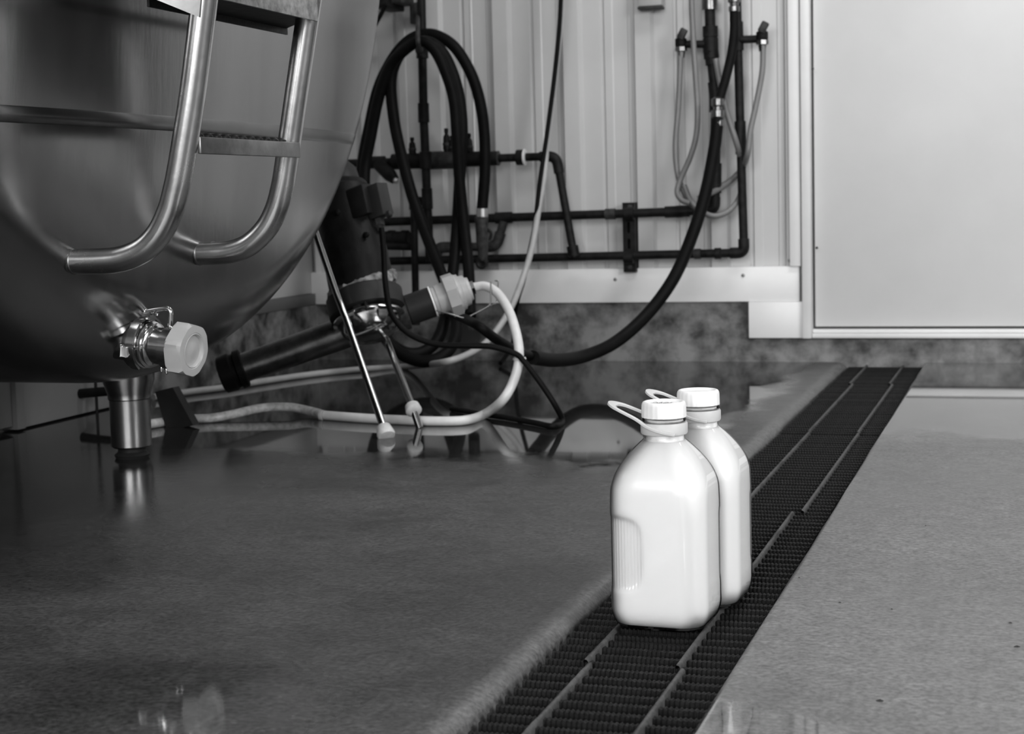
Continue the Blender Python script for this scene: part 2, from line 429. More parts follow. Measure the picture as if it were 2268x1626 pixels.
for k in range(5):
    y0, y1 = breaks[k], breaks[k+1]
    g = thing('drain_grate', labs[k], 'grate', 'drain grate sections')
    y = y0+.012
    while y < y1-.008:
        o = bpy.data.objects.new('crossbar', random.choice(BARS)); COL.objects.link(o); o.parent = g
        o.location = (DL+.003+random.uniform(-.001,.001), y, GZ-.0004+random.uniform(-.0004,.0004)); o.rotation_euler = (random.uniform(-.05,.05), 0, random.uniform(-.004,.004))
        y += .0263
    for xx in (-.425, -.330):
        bm = B(); n = 50; prev = None; x = xx+offs[k]
        for i in range(n+1):
            yy = y0+.004+(y1-y0-.008)*i/n; j = random.uniform(-.0005,.0005)
            row = [bm.verts.new(p) for p in ((x-.0032,yy,GZ-.022),(x-.0028+j,yy,GZ+.0002),(x-.001,yy,GZ+.0022+j),(x+.0015,yy,GZ+.0020-j),(x+.0028+j,yy,GZ-.0003),(x+.0032,yy,GZ-.022))]
            if prev:
                for q in range(5): bm.faces.new((prev[q],prev[q+1],row[q+1],row[q]))
            prev = row
        link('ridge_bar', bm, M['ridge'], g, 60)

# ================================================================ MILK BOTTLES
def radius_sq(a, h, r):                     # rounded square, half side h, corner radius r: distance at angle a
    c, s = abs(math.cos(a)), abs(math.sin(a))
    if c < s: c, s = s, c
    # flat side hit?
    t = h/c
    if t*s <= h-r: return t
    cx = h-r; b = cx*(c+s); q = b*b-(2*cx*cx-r*r)
    return b+math.sqrt(max(q,0))
def bottle_surface(bm, inset, z0, z1, grip=True, na=400, top_close=True):
    H = .0540
    zs = []; n = 110
    for i in range(n+1): zs.append(z0+(z1-z0)*i/n)
    zs = sorted(set([z0+.0005,z0+.0015,z0+.003,z0+.005,z0+.008]+zs)); rings = []
    for z in zs:
        # half side h, corner radius r and roundness as a function of height
        if z < .026:
            t = max(0,(.026-z)/.026); h = H-.015*(1-math.sqrt(max(0,1-t*t)))
        elif z < .150: h = H
        elif z < .206: h = .0225+(H-.0225)*(1-((z-.150)/.056)**2)
        else: h = .0225
        ratio = .50 if z < .13 else min(1,.50+.50*((z-.13)/.076)**1.7)
        rr = ratio*h
        h2 = h-inset; r2 = max(.001, rr-inset) if ratio < 1 else h2
        ring = []
        for k in range(na):
            a = 2*math.pi*(k+.5)/na
            d = radius_sq(a, h2, min(r2, h2*.9999))
            x, y = d*math.cos(a), d*math.sin(a)
            if grip:
                # finger grip: ribbed hollow pressed into the left flank of the front face (and opposite)
                for sx in (1,-1):
                    X, Yq = x*sx, y*sx
                    if Yq < 0 or True:
                        u = (X+.040)/.026; v = (z-.086)/.040
                        if Yq < .0 and abs(v) < 1.3:
                            # arched outline
                            rd = max(abs(u)**2.6+abs(v)**5, 0)
                            g = 1/(1+math.exp((rd-1)*7)) if rd < 4 else 0
                            dep = (.0030*g + (.0007*g*math.cos(X/.00185*math.pi) if abs(v) < .93 else 0))*min(1,max(0,-Yq/.03))
                            y += dep*sx
            ring.append(bm.verts.new((x,y,z)))
        rings.append(ring)
    for a, b in zip(rings, rings[1:]):
        for k in range(na): bm.faces.new((a[k],a[(k+1)%na],b[(k+1)%na],b[k]))
    bm.faces.new(rings[0])
    if top_close: bm.faces.new(rings[-1])
    return rings
def make_bottle(x, y, rz, label, hrot, ink=True):
    t = thing('milk_bottle', label, 'bottle', 'milk bottles on the drain grate', (x,y,GZ+.0005)); t.rotation_euler = (0,0,rz)
    bm = B(); bottle_surface(bm, .0016, .0085, .2045); link('milk', bm, M['milk'], t, 80)
    bm = B(); bottle_surface(bm, 0, .006, .213, top_close=False); link('glass_body', bm, M['glass'], t, 80)
    bm = B(); lathe(bm, (0,0,.212), (0,0,1), [(0,.0222),(.004,.0222),(.012,.0222),(.0135,.0243),(.0165,.0245),(.0175,.0222),(.021,.022),(.024,.022)], 48)
    link('glass_neck', bm, M['glass'], t, 60)
    bm = B(); lathe(bm, (0,0,.203), (0,0,1), [(0,.0212),(.022,.0212),(.0225,.0208),(.027,.0208)], 40); link('milk_film', bm, M['film'], t)
    # thick clear base
    bm = B(); n = 80; R_ = []
    for z, h in ((0,.034),(.0012,.037),(.004,.0375),(.0070,.0390)):
        R_.append([bm.verts.new((radius_sq(2*math.pi*k/n,h,.020)*math.cos(2*math.pi*k/n), radius_sq(2*math.pi*k/n,h,.020)*math.sin(2*math.pi*k/n), z)) for k in range(n)])
    for a, b in zip(R_, R_[1:]):
        for k in range(n): bm.faces.new((a[k],a[(k+1)%n],b[(k+1)%n],b[k]))
    bm.faces.new(R_[0]); link('glass_base', bm, M['glass_base'], t, 50)
    # carry ring and strap
    bm = B(); lathe(bm, (0,0,.2115), (0,0,1), [(0,.0226),(0,.0248),(.0015,.0256),(.011,.0256),(.0125,.0248),(.0125,.0226)], 48)
    link('carry_ring', bm, M['handle'], t, 40)
    pts = []
    prof = [(.0240,-.018,.2135),(.0262,-.002,.2165),(.025,.012,.2215),(.022,.025,.229),(.0185,.042,.2365),(.015,.051,.2402),(.006,.057,.2425)]
    path = [Vector((-a,-b,c)) if False else Vector((a,b,c)) for a,b,c in prof]
    path += [Vector((-a,b,c)) for a,b,c in prof[::-1]]
    bm = B(); prev = None
    sm = spline(path, 5)
    for i, p in enumerate(sm):
        tt = (sm[min(i+1,len(sm)-1)]-sm[max(i-1,0)]).normalized()
        q = abs(i/(len(sm)-1)-.5)*2; w = .0030+.0022*max(0,1-q*3.2); side = tt.cross(Vector((0,-.45,1)).normalized()).normalized(); up = side.cross(tt)
        row = [bm.verts.new(p+side*a*w+up*b*.0013) for a, b in ((-1,-1),(1,-1),(1,.6),(.5,1),(-.5,1),(-1,.6))]
        if prev:
            for k in range(6): bm.faces.new((prev[k],prev[(k+1)%6],row[(k+1)%6],row[k]))
        else: bm.faces.new(row)
        prev = row
    bm.faces.new(prev); h = link('carry_handle', bm, M['handle'], t, 50); h.rotation_euler = (0,0,hrot)
    # cap: fluted skirt, raised rim, sunken centre
    bm = B(); n = 96; rows = []
    for z, r, fl in ((0,.0232,0),(0,.0243,1),(.0012,.0243,1),(.0125,.0240,1),(.0148,.0236,.6),(.0164,.0226,.2),(.0170,.0212,0),(.0166,.0192,0),(.0150,.0180,0),(.0148,0,0)):
        if r == 0: rows.append([bm.verts.new((0,0,z))]); continue
        rows.append([bm.verts.new(((r+fl*.00022*math.cos(k*2*math.pi/4))*math.cos(2*math.pi*k/n), (r+fl*.00022*math.cos(k*2*math.pi/4))*math.sin(2*math.pi*k/n), z)) for k in range(n)])
    for a, b in zip(rows, rows[1:]):
        for k in range(n):
            if len(b) == 1: bm.faces.new((a[k],a[(k+1)%n],b[0]))
            else: bm.faces.new((a[k],a[(k+1)%n],b[(k+1)%n],b[k]))
    bm.faces.new(rows[0]); c = link('cap', bm, M['cap'], t, 50); c.location = (0,0,.2297)
    if ink:
        bm = B()
        for path in ([(-.012,.001),(-.009,.004),(-.006,-.003)],[(-.005,-.003),(-.003,.005),(-.002,-.003)],[(0,-.002),(.003,.003),(.006,0),(.003,-.003),(0,-.001)],[(.008,.005),(.007,-.003),(.011,-.001)],[(-.013,-.005),(.0,-.0055),(.012,-.005)]):
            tube(bm, spline([Vector((a,b,.0149)) for a, b in path], 4), .0005, 5)
        link('cap_print', bm, M['cap_ink'], c)
    return t
# place by the axis of the neck
def neck(px, py, z, Y):
    return at(px, py, Y)
b1 = at(1470, 893, 1.700); b2 = at(1531, 876, 1.806)
make_bottle(b1.x, 1.700, math.radians(-3), 'square glass bottle full of milk, the nearer one in full view', math.radians(91))
make_bottle(b2.x+.008, 1.806, math.radians(-3), 'glass bottle full of milk half hidden behind the front bottle', math.radians(87), False)

# ================================================================ MILK TANK
T = thing('milk_tank', 'large stainless steel milk tank with rounded end and ladder rails, at left', 'tank')
KT = .88                                    # the tank and its valve are brought to true size and distance further down
TC = (2.462, 1.177); TR = 1.011
def tank_prof():
    pts = [(XL/KT+.01, TR)]
    X0 = -1.530; kr = .18
    pts.append((X0-.30, TR)); pts.append((X0, TR))
    for i in range(1, 13):
        a = i/12*math.radians(72); pts.append((X0+kr*math.sin(a), TR-kr*(1-math.cos(a))))
    x1, r1 = pts[-1]; sl = math.radians(66)
    # shallow crown blending to the axis
    n = 40; apex = -1.290
    for i in range(1, n+1):
        t = i/n; r = r1*(1-t); x = x1+(apex-x1)*(1-(1-t)**2.6)
        pts.append((x, r))
    return pts
TP = tank_prof()
def tank_x(y, z):
    r = math.hypot(y-TC[0], z-TC[1])
    for (xa, ra), (xb, rb) in zip(TP, TP[1:]):
        if rb <= r <= ra and ra != rb: return xa+(xb-xa)*(ra-r)/(ra-rb)
    return TP[-1][0]
def hit(a, b):                               # where the tank end is seen
    Y = 1.6
    while Y < 3.4:
        p = at(a, b, Y)
        if p.x <= tank_x(p.y, p.z): return p
        Y += .002
bm = B(); lathe(bm, (0,TC[0],TC[1]), (1,0,0), [(x, r) for x, r in TP], 160); shell = link('tank_shell', bm, M['steel'], T, 60)
# dull raised band across the end
bm = B(); prev = None
for i in range(60):
    y = 1.70+(TC[0]+.78-1.70)*i/59; rows = []
    for z in (.583,.588,.606,.611):
        rows.append(bm.verts.new((tank_x(y,z)+(.0012 if .585 < z < .61 else -.001), y, z)))
    if prev:
        for a in range(3): bm.faces.new((prev[a],prev[a+1],rows[a+1],rows[a]))
    prev = rows
link('raised_band', bm, mat('dull_band', .15, .22, 1, var=.2, vscale=10), shell, 60)
# leg
lp = atz(290, 1018)
for (lx, ly) in ((lp.x-.012, lp.y+.025),):
    g = B(); zt = .29
    lathe(g, (lx,ly,.020), (0,0,1), [(0,.034),(.003,.0375),(.090,.0375),(.092,.0395),(.102,.040),(.126,.048),(.32,.058)], 40); leg = link('leg', g, mat('leg_steel', .3, .25, 1, var=.15, vscale=8) if ly > TC[0] else M['steel'], T)
    g = B(); lathe(g, (lx,ly,0), (0,0,1), [(0,.030),(.006,.033),(.012,.026),(.03,.026),(.034,.02)], 28); link('foot', g, M['darkgrey'], leg)
# ladder rails
def railpath(Y, pix, n=8):
    pts = [at(a, b, Y) for a, b in pix]; pts[0] = Vector((tank_x(Y, pts[0].z)-.01, Y, pts[0].z))
    return spline(pts, n)
rl = railpath(2.08, [(185,579),(230,578),(275,572),(318,553),(352,518),(376,470),(390,420),(402,360),(425,220),(440,105),(453,0),(470,-130),(487,-260),(515,-480)])
rr_ = railpath(2.43, [(430,562),(470,561),(512,557),(552,542),(588,508),(611,465),(625,415),(634,362),(652,240),(668,130),(684,20),(700,-90),(712,-180),(748,-440)])
bm = B(); tube(bm, rl, .0192, 24); link('ladder_rail', bm, M['rail'], T, 50)
bm = B(); tube(bm, rr_, .0192, 24); link('ladder_rail', bm, M['rail'], T, 50)
for q in (rl, rr_):
    bm = B(); d = (q[8]-q[0]).normalized(); lathe(bm, q[0]+d*.008, d, [(0,.0194),(.001,.0200),(.003,.0200),(.004,.0194)], 28); link('weld_ring', bm, M['rung'], T)
# rung: open channel with a serrated tread
Xr = -1.141
a0 = atx(444, 300, Xr); a1 = atx(665, 318, Xr); a2 = atx(663, 352, Xr); a3 = atx(440, 337, Xr)
y0, y1 = a0.y-.014, a1.y; zt, zb = (a0.z+a1.z)/2, (a2.z+a3.z)/2
bm = B(); box(bm, (Xr-.006,y0+.014,zb), (Xr,y1,zt), .0015); box(bm, (Xr-.045,y0+.02,zt-.006), (Xr-.005,y1-.02,zt-.002)); rung = link('rung', bm, M['rung'], T)
bm = B(); n = 11
for i in range(n):
    y = y0+.03+(y1-y0-.075)*i/(n-1)
    for xx in (Xr-.016, Xr-.034):
        lathe(bm, (xx,y,zt-.003), (0,0,1), [(0,.0125),(.006,.0115),(.0095,.007),(.009,.003)], 12)
link('serrated_tread', bm, M['dark_metal'], rung)
# step box at the top
Xs = -1.098
p0 = atx(705, 45, Xs); p1 = atx(485, 0, Xs)
zb = (p0.z+p1.z)/2
bm = B(); box(bm, (Xs-.004,2.095,zb), (Xs,p0.y,zb+.16), .001); step = link('step', bm, mat('pitted_steel', .42, .4, .9, var=.5, vscale=70, bump=.3, bscale=90), T)
bm = B(); prism(bm, [Vector((Xs-.0045,2.095,zb+.008)),Vector((Xs-.125,2.095,zb+.008)),Vector((Xs-.125,2.55,zb+.008)),Vector((Xs-.0045,p0.y-.003,zb+.008))], (0,0,.004)); box(bm, (Xs-.125,2.095,zb-.002), (Xs-.121,2.55,zb+.010)); link('step_underside', bm, M['dark_metal'], step)
bm = B(); prism(bm, [at(441,38,2.058), at(348,0,2.058), at(250,-45,2.058), at(250,-200,2.058), at(462,-200,2.058)], (0,.004,0)); link('step_bracket', bm, M['rail'], T, 0)

# ================================================================ OUTLET VALVE
V = thing('outlet_valve', 'short steel outlet valve low on the milk tank, closed with a pale nut', 'valve')
vY = hit(292,757).y; print('valve', vY)
va = at(292,757,vY); vb = at(428,777,vY-.004)
ax = (vb-va).normalized()
ax = (ax+Vector((0,-.02,0))).normalized()
Ls = (vb-va).length
root = va-ax*.032
bm = B(); lathe(bm, root, ax, [(0,.032),(.038,.032),(.040,.041),(.048,.042),(.054,.042),(.062,.039),(.064,.034),(.066,.034)], 48); link('valve_body', bm, M['chrome'], V)
bm = B(); lathe(bm, root+ax*.065, ax, [(0,.036),(.002,.038),(.005,.038),(.007,.034),(.010,.034),(.012,.036),(.014,.034),(.016,.030),(.034,.030),(.036,.034)], 48); link('ferrule', bm, M['chrome'], V)
bm = B(); lathe(bm, root+ax*.099, ax, [(0,.033),(.0015,.035),(.019,.035),(.021,.033),(.023,.033),(.0245,.036),(.028,.036),(.030,.032)], 48); link('threaded_liner', bm, M['chrome'], V)
# clamp band with its bolt
side = ax.cross(Vector((0,0,1))).normalized(); up = side.cross(ax).normalized()
c0 = root+ax*.057
bm = B()
arc = [c0+(side*math.cos(t)+up*math.sin(t))*.044 for t in [math.radians(-60+i*12) for i in range(26)]]
prev = None
for i, p in enumerate(arc):
    o_ = (p-c0).normalized(); row = [bm.verts.new(p+ax*a*.007+o_*b*.002) for a, b in ((-1,-1),(1,-1),(1,1),(-1,1))]
    if prev:
        for k in range(4): bm.faces.new((prev[k],prev[(k+1)%4],row[(k+1)%4],row[k]))
    prev = row
link('clamp_band', bm, M['chrome'], V, 40)
# facing side of the valve: +side points away or towards camera?
toc = (Vector((0,0,CH))-c0).normalized()
fs = side if side.dot(toc) > 0 else -side
bm = B(); obox(bm, c0+fs*.042-up*.010-ax*.008, ax, fs, up, .0048, .006, .0075, .001); link('clamp_nut', bm, mat('bright_nut', .8, .25, .6), V)
bm = B(); obox(bm, c0+fs*.041-up*.002-ax*.002, ax, fs, up, .014, .004, .002, .0008); link('clamp_lug', bm, M['chrome'], V)
bm = B(); obox(bm, c0+up*.046, ax, side, up, .012, .006, .006, .002); lathe(bm, c0+up*.052-ax*.006, up, [(0,.005),(.004,.006),(.008,.004),(.009,0)], 12); lathe(bm, c0+up*.048+ax*.018, up, [(0,.004),(.004,.005),(.006,0)], 10); link('hinge_block', bm, M['chrome'], V)
# bent rod handle
hp = [at(299,697,vY), at(325,690,vY), at(379,681,vY), at(377,727,vY)]
bm = B(); tube(bm, round_path(hp, .012), .0042, 12); lathe(bm, hp[0], (-1,0,0), [(-.004,0),(-.002,.005),(.002,.0055),(.005,.003),(.006,0)], 12); link('rod_handle', bm, M['chrome'], V, 50)
for q in ((358,818),(369,822)):
    p = at(q[0], q[1], vY); bm = B(); lathe(bm, p, (0,0,1), [(-.006,0),(-.004,.0025),(.0,.003),(.004,.002),(.012,.0016),(.016,.0016)], 10); link('hanging_pin', bm, M['chrome'], V)
# six sided nut with a dished blank
cb = vb-ax*.028; R6 = .0465
bm = B(); rows = []
for d, r in ((0,.038),(0,.0445),(.003,R6),(.0235,R6)):
    rows.append([bm.verts.new(cb+ax*d+(fs*math.cos(t)+up*math.sin(t))*r) for t in [math.radians(15+60*k) for k in range(6)]])
n = 48
bm.free(); bm = B(); rows = []
def hexr(t, R, rnd):                        # polygon radius with optional limit to a circle
    t = (t-math.radians(15)) % math.radians(60); h = R*math.cos(math.radians(30))/math.cos(t-math.radians(30)); return min(h, rnd)
for d, R, lim in ((0,1,.03),(0,R6,.0425),(.003,R6,R6),(.024,R6,R6),(.0295,R6,.0415),(.0300,1,.035),(.0300,1,.0295),(.0290,1,.0285),(.0300,1,.027),(.0285,1,.0255),(.0250,1,.0240),(.0245,1,.020),(.0270,1,.012),(.0280,1,.0001)):
    rows.append([bm.verts.new(cb+ax*d+(fs*math.cos(t)+up*math.sin(t))*hexr(t,R,lim)) for t in [math.radians(15+360*k/n) for k in range(n)]])
for a, b in zip(rows, rows[1:]):
    for k in range(n): bm.faces.new((a[k],a[(k+1)%n],b[(k+1)%n],b[k]))
bm.faces.new(rows[0]); link('hex_nut', bm, M['cap_grey'], V, 28)

def to_size(o):
    for c in o.children:
        if c.name.split('.')[0] == 'leg': continue
        for v in c.data.vertices: v.co = Vector((v.co.x*KT, v.co.y*KT, CH+(v.co.z-CH)*KT))
        to_size(c)
to_size(T); to_size(V)
# things under the tank
bm = B(); pl = [(343,868),(382,858),(428,942),(370,956)]
yy = 3.0
prism(bm, [at(a,b,yy) for a, b in pl], (.004,.02,0)); tag(link('splash_plate', bm, M['grey_box'], smooth=0), 'dark grey tilted plate hanging behind the tank leg', 'plate')
bm = B(); p = [at(165,873,3.15), at(245,866,3.15)]; tube(bm, p, .011, 14); lathe(bm, p[0]-Vector((.004,0,0)), (1,0,0), [(0,.010),(.002,.013),(.012,.013),(.014,.010)], 14)
o = thing('floor_rod_stand', 'thin dark upright rod with a horizontal pipe stub behind the tank leg', 'rod'); link('pipe_stub', bm, M['dark_metal'], o)
bm = B(); q = at(216,930,3.15); tube(bm, [Vector((q.x,3.15,0)), Vector((q.x,3.15,.33))], .0035, 8); link('upright_rod', bm, M['dark_metal'], o)

# ================================================================ PUMP (dark motor, long pipe, rod legs)
PU = thing('milk_pump', 'dark weathered pump leaning on thin steel rod legs beside the tank', 'pump')
YPm = 3.08
def pa(x, y, Y=YPm): return at(x, y, Y+.12)
def pr_(x): return YPm-.11+.22*(x-500)/548
A, Bq = pa(752,400,YPm+.09), pa(806,655); mx_ = (A-Bq).normalized(); PXM = (pa(852,560)-pa(752,560)).length/100
def px(v): return v*PXM
def along(y): t = (y-655)/(400-655); return Bq+(A-Bq)*t
L_ = (A-Bq).length
bm = B(); lathe(bm, along(652), mx_, [(0,px(66)),(.01,px(68)),(L_*.45,px(67)),(L_*.86,px(64)),(L_*.88,px(58)),(L_*.92,px(55))], 40); motor = link('motor_housing', bm, M['dark_metal'], PU)
bm = B(); lathe(bm, along(425), mx_, [(0,px(44)),(px(45),px(40)),(px(62),px(28)),(px(66),0)], 32); link('motor_cap', bm, M['grey_box'], motor)
v1 = mx_; sx = Vector((v1.z,0,-v1.x)).normalized()
if sx.x < 0: sx = -sx
bm = B(); obox(bm, pa(800,448,YPm+.04), sx, Vector((0,1,0)), v1, px(24), .035, px(34), .004); link('terminal_box', bm, M['dark_metal'], motor)
bm = B(); obox(bm, pa(838,445,YPm+.06), sx, Vector((0,1,0)), v1, px(17), .03, px(37), .003); lathe(bm, pa(862,474,YPm+.04), sx, [(-.006,.008),(.003,.008),(.006,.005)], 12); link('switch_box', bm, M['grey_box'], motor)
bm = B(); lathe(bm, pa(836,485,YPm+.04), -v1, [(0,.010),(.004,.014),(.018,.014),(.022,.010),(.03,.008)], 14, facets=8); link('cable_gland', bm, M['cast'], motor)
for qx, qy in ((748,470),(812,520),(735,560),(800,600)):
    bm = B(); lathe(bm, pa(qx,qy,YPm-.01), (0,-1,0), [(0,.007),(.006,.007),(.008,.004)], 6); link('bolt', bm, M['dark_metal'], motor)
# crusted rim, band clamp, bowl
bm = B(); rnd = random.Random(3); n = 60; rows = []
for d, r in ((0,67),(px(4),73),(px(14),75),(px(24),74),(px(30),68)):
    rows.append([bm.verts.new(along(650)+v1*(d+rnd.uniform(-.004,.004)) + (sx*math.cos(2*math.pi*k/n)+Vector((0,1,0))*math.sin(2*math.pi*k/n))*(px(r)+rnd.uniform(-.003,.003))) for k in range(n)])
for a, b in zip(rows, rows[1:]):
    for k in range(n): bm.faces.new((a[k],a[(k+1)%n],b[(k+1)%n],b[k]))
link('crusted_flange', bm, M['crust'], motor, 25)
bm = B(); lathe(bm, along(697), v1, [(0,px(72)),(px(4),px(78)),(px(42),px(79)),(px(46),px(74))], 48); band = link('band_clamp', bm, M['blackpaint'], PU)
bm = B(); obox(bm, pa(790,672,YPm-.078), sx, Vector((0,1,0)), v1, px(8), .006, px(21), .001); obox(bm, pa(810,668,YPm-.077), sx, Vector((0,1,0)), v1, px(2), .006, px(20), .001); link('clamp_bar', bm, M['darkgrey'], band)
bm = B(); lathe(bm, along(706), -v1, [(-.004,px(72)),(0,px(74)),(px(3),px(74)),(px(6),px(66)),(px(26),px(58)),(px(40),px(40)),(px(46),0)], 48); link('pump_bowl', bm, M['chrome'], PU)
# long pipe run: one axis from the black end cap to the grey union
e0, e1 = pa(500,829,YPm-.11), pa(1048,637,YPm+.11); dx = (e1-e0).normalized(); LL = (e1-e0).length
def ou(x): return e0+dx*(LL*(x-500)/548)
def ol(x): return LL*(x-500)/548
bm = B(); lathe(bm, e0, dx, [(ol(535),px(30)),(ol(560),px(30)),(ol(600),px(31)),(ol(740),px(33)),(ol(895),px(33)),(ol(897),px(28))], 32); link('suction_pipe', bm, mat('worn_steel_pipe', .10, .33, .9, var=.6, vscale=14, bump=.4, bscale=50), PU)
bm = B(); lathe(bm, e0, dx, [(ol(488),px(30)),(ol(492),px(38)),(ol(515),px(40)),(ol(518),px(36)),(ol(524),px(36)),(ol(527),px(40)),(ol(540),px(40)),(ol(542),px(31))], 32); link('pipe_end_cap', bm, M['rubber'], PU)
bm = B(); lathe(bm, e0, dx, [(ol(765),px(33)),(ol(768),px(36)),(ol(870),px(36)),(ol(872),px(33))], 32); link('polished_sleeve', bm, mat('bright_sleeve', .7, .38, .85, var=.4, vscale=25), PU)
bm = B(); lathe(bm, e0, dx, [(ol(872),px(34)),(ol(876),px(38)),(ol(898),px(38)),(ol(902),px(28))], 28); link('pipe_collar', bm, M['cast'], PU)
bm = B(); lathe(bm, e0, dx, [(ol(900),px(29)),(ol(903),px(32)),(ol(955),px(32)),(ol(957),px(29))], 28); link('dark_coupling', bm, M['darkgrey'], PU)
bm = B(); lathe(bm, e0, dx, [(ol(956),px(30)),(ol(956.2),px(33)),(ol(959.5),px(33)),(ol(959.7),px(30))], 32); link('white_gasket', bm, M['white_ring'], PU)
bm = B(); lathe(bm, e0, dx, [(ol(961),px(29)),(ol(968),px(29)),(ol(969),px(31)),(ol(990),px(32))], 28); link('union_body', bm, M['union'], PU)
bm = B(); lathe(bm, e0, dx, [(ol(988),px(40)),(ol(990),px(46)),(ol(1012),px(46)),(ol(1015),px(40))], 8, facets=8, rot=.3); link('union_nut', bm, M['union'], PU, 30)
bm = B(); lathe(bm, e0, dx, [(ol(1014),px(40)),(ol(1018),px(38)),(ol(1022),px(38)),(ol(1024),px(33)),(ol(1034),px(32)),(ol(1036),px(26)),(ol(1042),px(24)),(ol(1043),0)], 32); link('union_ring', bm, M['union'], PU)
bm = B(); lathe(bm, e0, dx, [(ol(1040),px(10)),(ol(1043),px(14)),(ol(1050),px(14)),(ol(1052),px(9)),(ol(1060),px(9))], 8, facets=8); link('hose_barb', bm, M['chrome'], PU, 30)
# wire bail
w = [pa(966,688,3.12), pa(1000,696,3.12), pa(1030,706,3.13), pa(1087,676,3.15), pa(1087,624,3.15)]
bm = B(); tube(bm, round_path(w, .01), .0016, 8); w2 = [pa(1087,676,3.15), pa(1100,672,3.20), pa(1104,622,3.22), pa(1096,622,3.22)]
tube(bm, round_path(w2, .006), .0016, 8); link('wire_bail', bm, mat('dull_wire', .3, .35, .9), PU, 50)
# legs
def leg(pxs, ys, foot, tip):
    pts = [at(a, b, y) for (a, b), y in zip(pxs, ys)]
    bm = B(); tube(bm, pts, .0076, 16); lg = link('leg', bm, M['chrome'], PU)
    d = (pts[-1]-pts[-2]).normalized()
    if tip: 
        bm = B(); lathe(bm, pts[-1]-d*.008, d, [(0,.010),(.003,.015),(.018,.017),(.022,.013),(.024,.008)], 20); link('rubber_foot', bm, M['white_tip'], lg)
        bm = B(); e = at(929,948,ys[-1]); e.z = .0; tube(bm, [pts[-1]+d*.01, e+Vector((0,0,.002))], .008, 14); link('leg_tip', bm, M['chrome'], lg)
    else:
        bm = B(); lathe(bm, pts[-1]-d*.006, d, [(0,.010),(.003,.014),(.022,.0185),(.028,.017),(.029,.012)], 20); link('rubber_foot', bm, M['white_tip'], lg)
leg([(684,472),(745,650),(767,708),(850,948)], [3.10,3.09,3.075,2.925], None, False)
leg([(838,705),(850,738),(914,903)], [3.24,3.22,3.06], None, True)

# ================================================================ HOSES AND CABLES
def hose(name, pts, r, m, label, cat='hose', seg=12, group=None, n=8):
    bm = B(); tube(bm, spline(pts, n), r, seg); return tag(link(name, bm, m, smooth=60), label, cat, group)
def fl(x, y, r): return atz(x, y, r)        # lying on the floor
# white hose from the union down to the floor and left under the tank
wh = thing('white_hose', 'white plastic hose looping from the grey union down to the wet floor', 'hose')
R = .0100
p = [pa(1050,636,3.19), pa(1075,634,3.185), pa(1102,650,3.16), pa(1128,690,3.10), pa(1146,750,3.04), pa(1149,800,3.03), pa(1135,850,3.02), pa(1110,890,3.01)]
p += [fl(1072,918,R), fl(1030,931,R), fl(960,933,R), fl(880,930,R), fl(800,926,R), fl(720,920,R)]
bm = B(); tube(bm, spline(p, 7), R, 14); link('hose_line', bm, M['white_hose'], wh, 60)
p = [fl(722,920,R), fl(680,913,R)+Vector((0,0,.004)), fl(640,912,R)+Vector((0,0,.010)), fl(580,914,R)+Vector((0,0,.010)), fl(520,921,R)+Vector((0,0,.004)), fl(470,926,R), fl(425,928,R), fl(380,932,R), fl(300,945,R)]
bm = B(); tube(bm, spline(p, 7), R*.98, 14); link('printed_hose_end', bm, mat('printed_hose', .5, .4, var=.35, vscale=90), wh, 60)
bm = B(); q = fl(712,920,R); lathe(bm, q, (1,0,0), [(-.004,R),(-.003,R*1.12),(.003,R*1.12),(.004,R)], 14); link('hose_joint', bm, M['union'], wh)
q = pa(1149,795,3.03); bm = B(); lathe(bm, q, (0,0,1), [(-.003,.010),(-.002,.0125),(.002,.0125),(.003,.010)], 14); obox(bm, q+Vector((.010,-.008,.0)), Vector((1,0,.3)).normalized(), Vector((0,1,0)), Vector((-.3,0,1)).normalized(), .008,.003,.003,.001); link('cable_tie', bm, M['white_tip'], wh)
# pale hose from above, behind the black cable, to the floor
R = .0085
p = [at(1302,-700,4.33), at(1274,-380,4.31), at(1248,-60,4.30), at(1240,60,4.30), at(1228,180,4.30), at(1213,300,4.29), at(1204,400,4.27), at(1195,450,4.25), at(1180,540,4.20), at(1160,610,4.15), at(1130,685,4.05), at(1085,750,3.95), at(1040,783,3.85), at(980,803,3.75), fl(900,812,R), fl(800,818,R), fl(700,828,R), fl(600,842,R), fl(500,858,R), fl(420,868,R), fl(340,880,R)]
hose('pale_hose', p, R, M['pale_hose'], 'pale hose hanging down the ribbed wall and trailing left behind the pump')
p = [at(1300,-700,4.31), at(1272,-380,4.29), at(1246,-60,4.285), at(1239,60,4.285), at(1227,180,4.285), at(1211,300,4.27), at(1196,400,4.25), at(1184,500,4.23), at(1172,560,4.22), at(1160,620,4.22), at(1148,660,4.30), at(1140,700,4.36), Vector((at(1135,760,4.36).x,4.36,.05)), Vector((at(1120,790,4.3).x,4.25,.008))]
hose('black_cable', p, .0062, M['rubber'], 'thin black cable hanging slanted down the ribbed wall', 'cable')
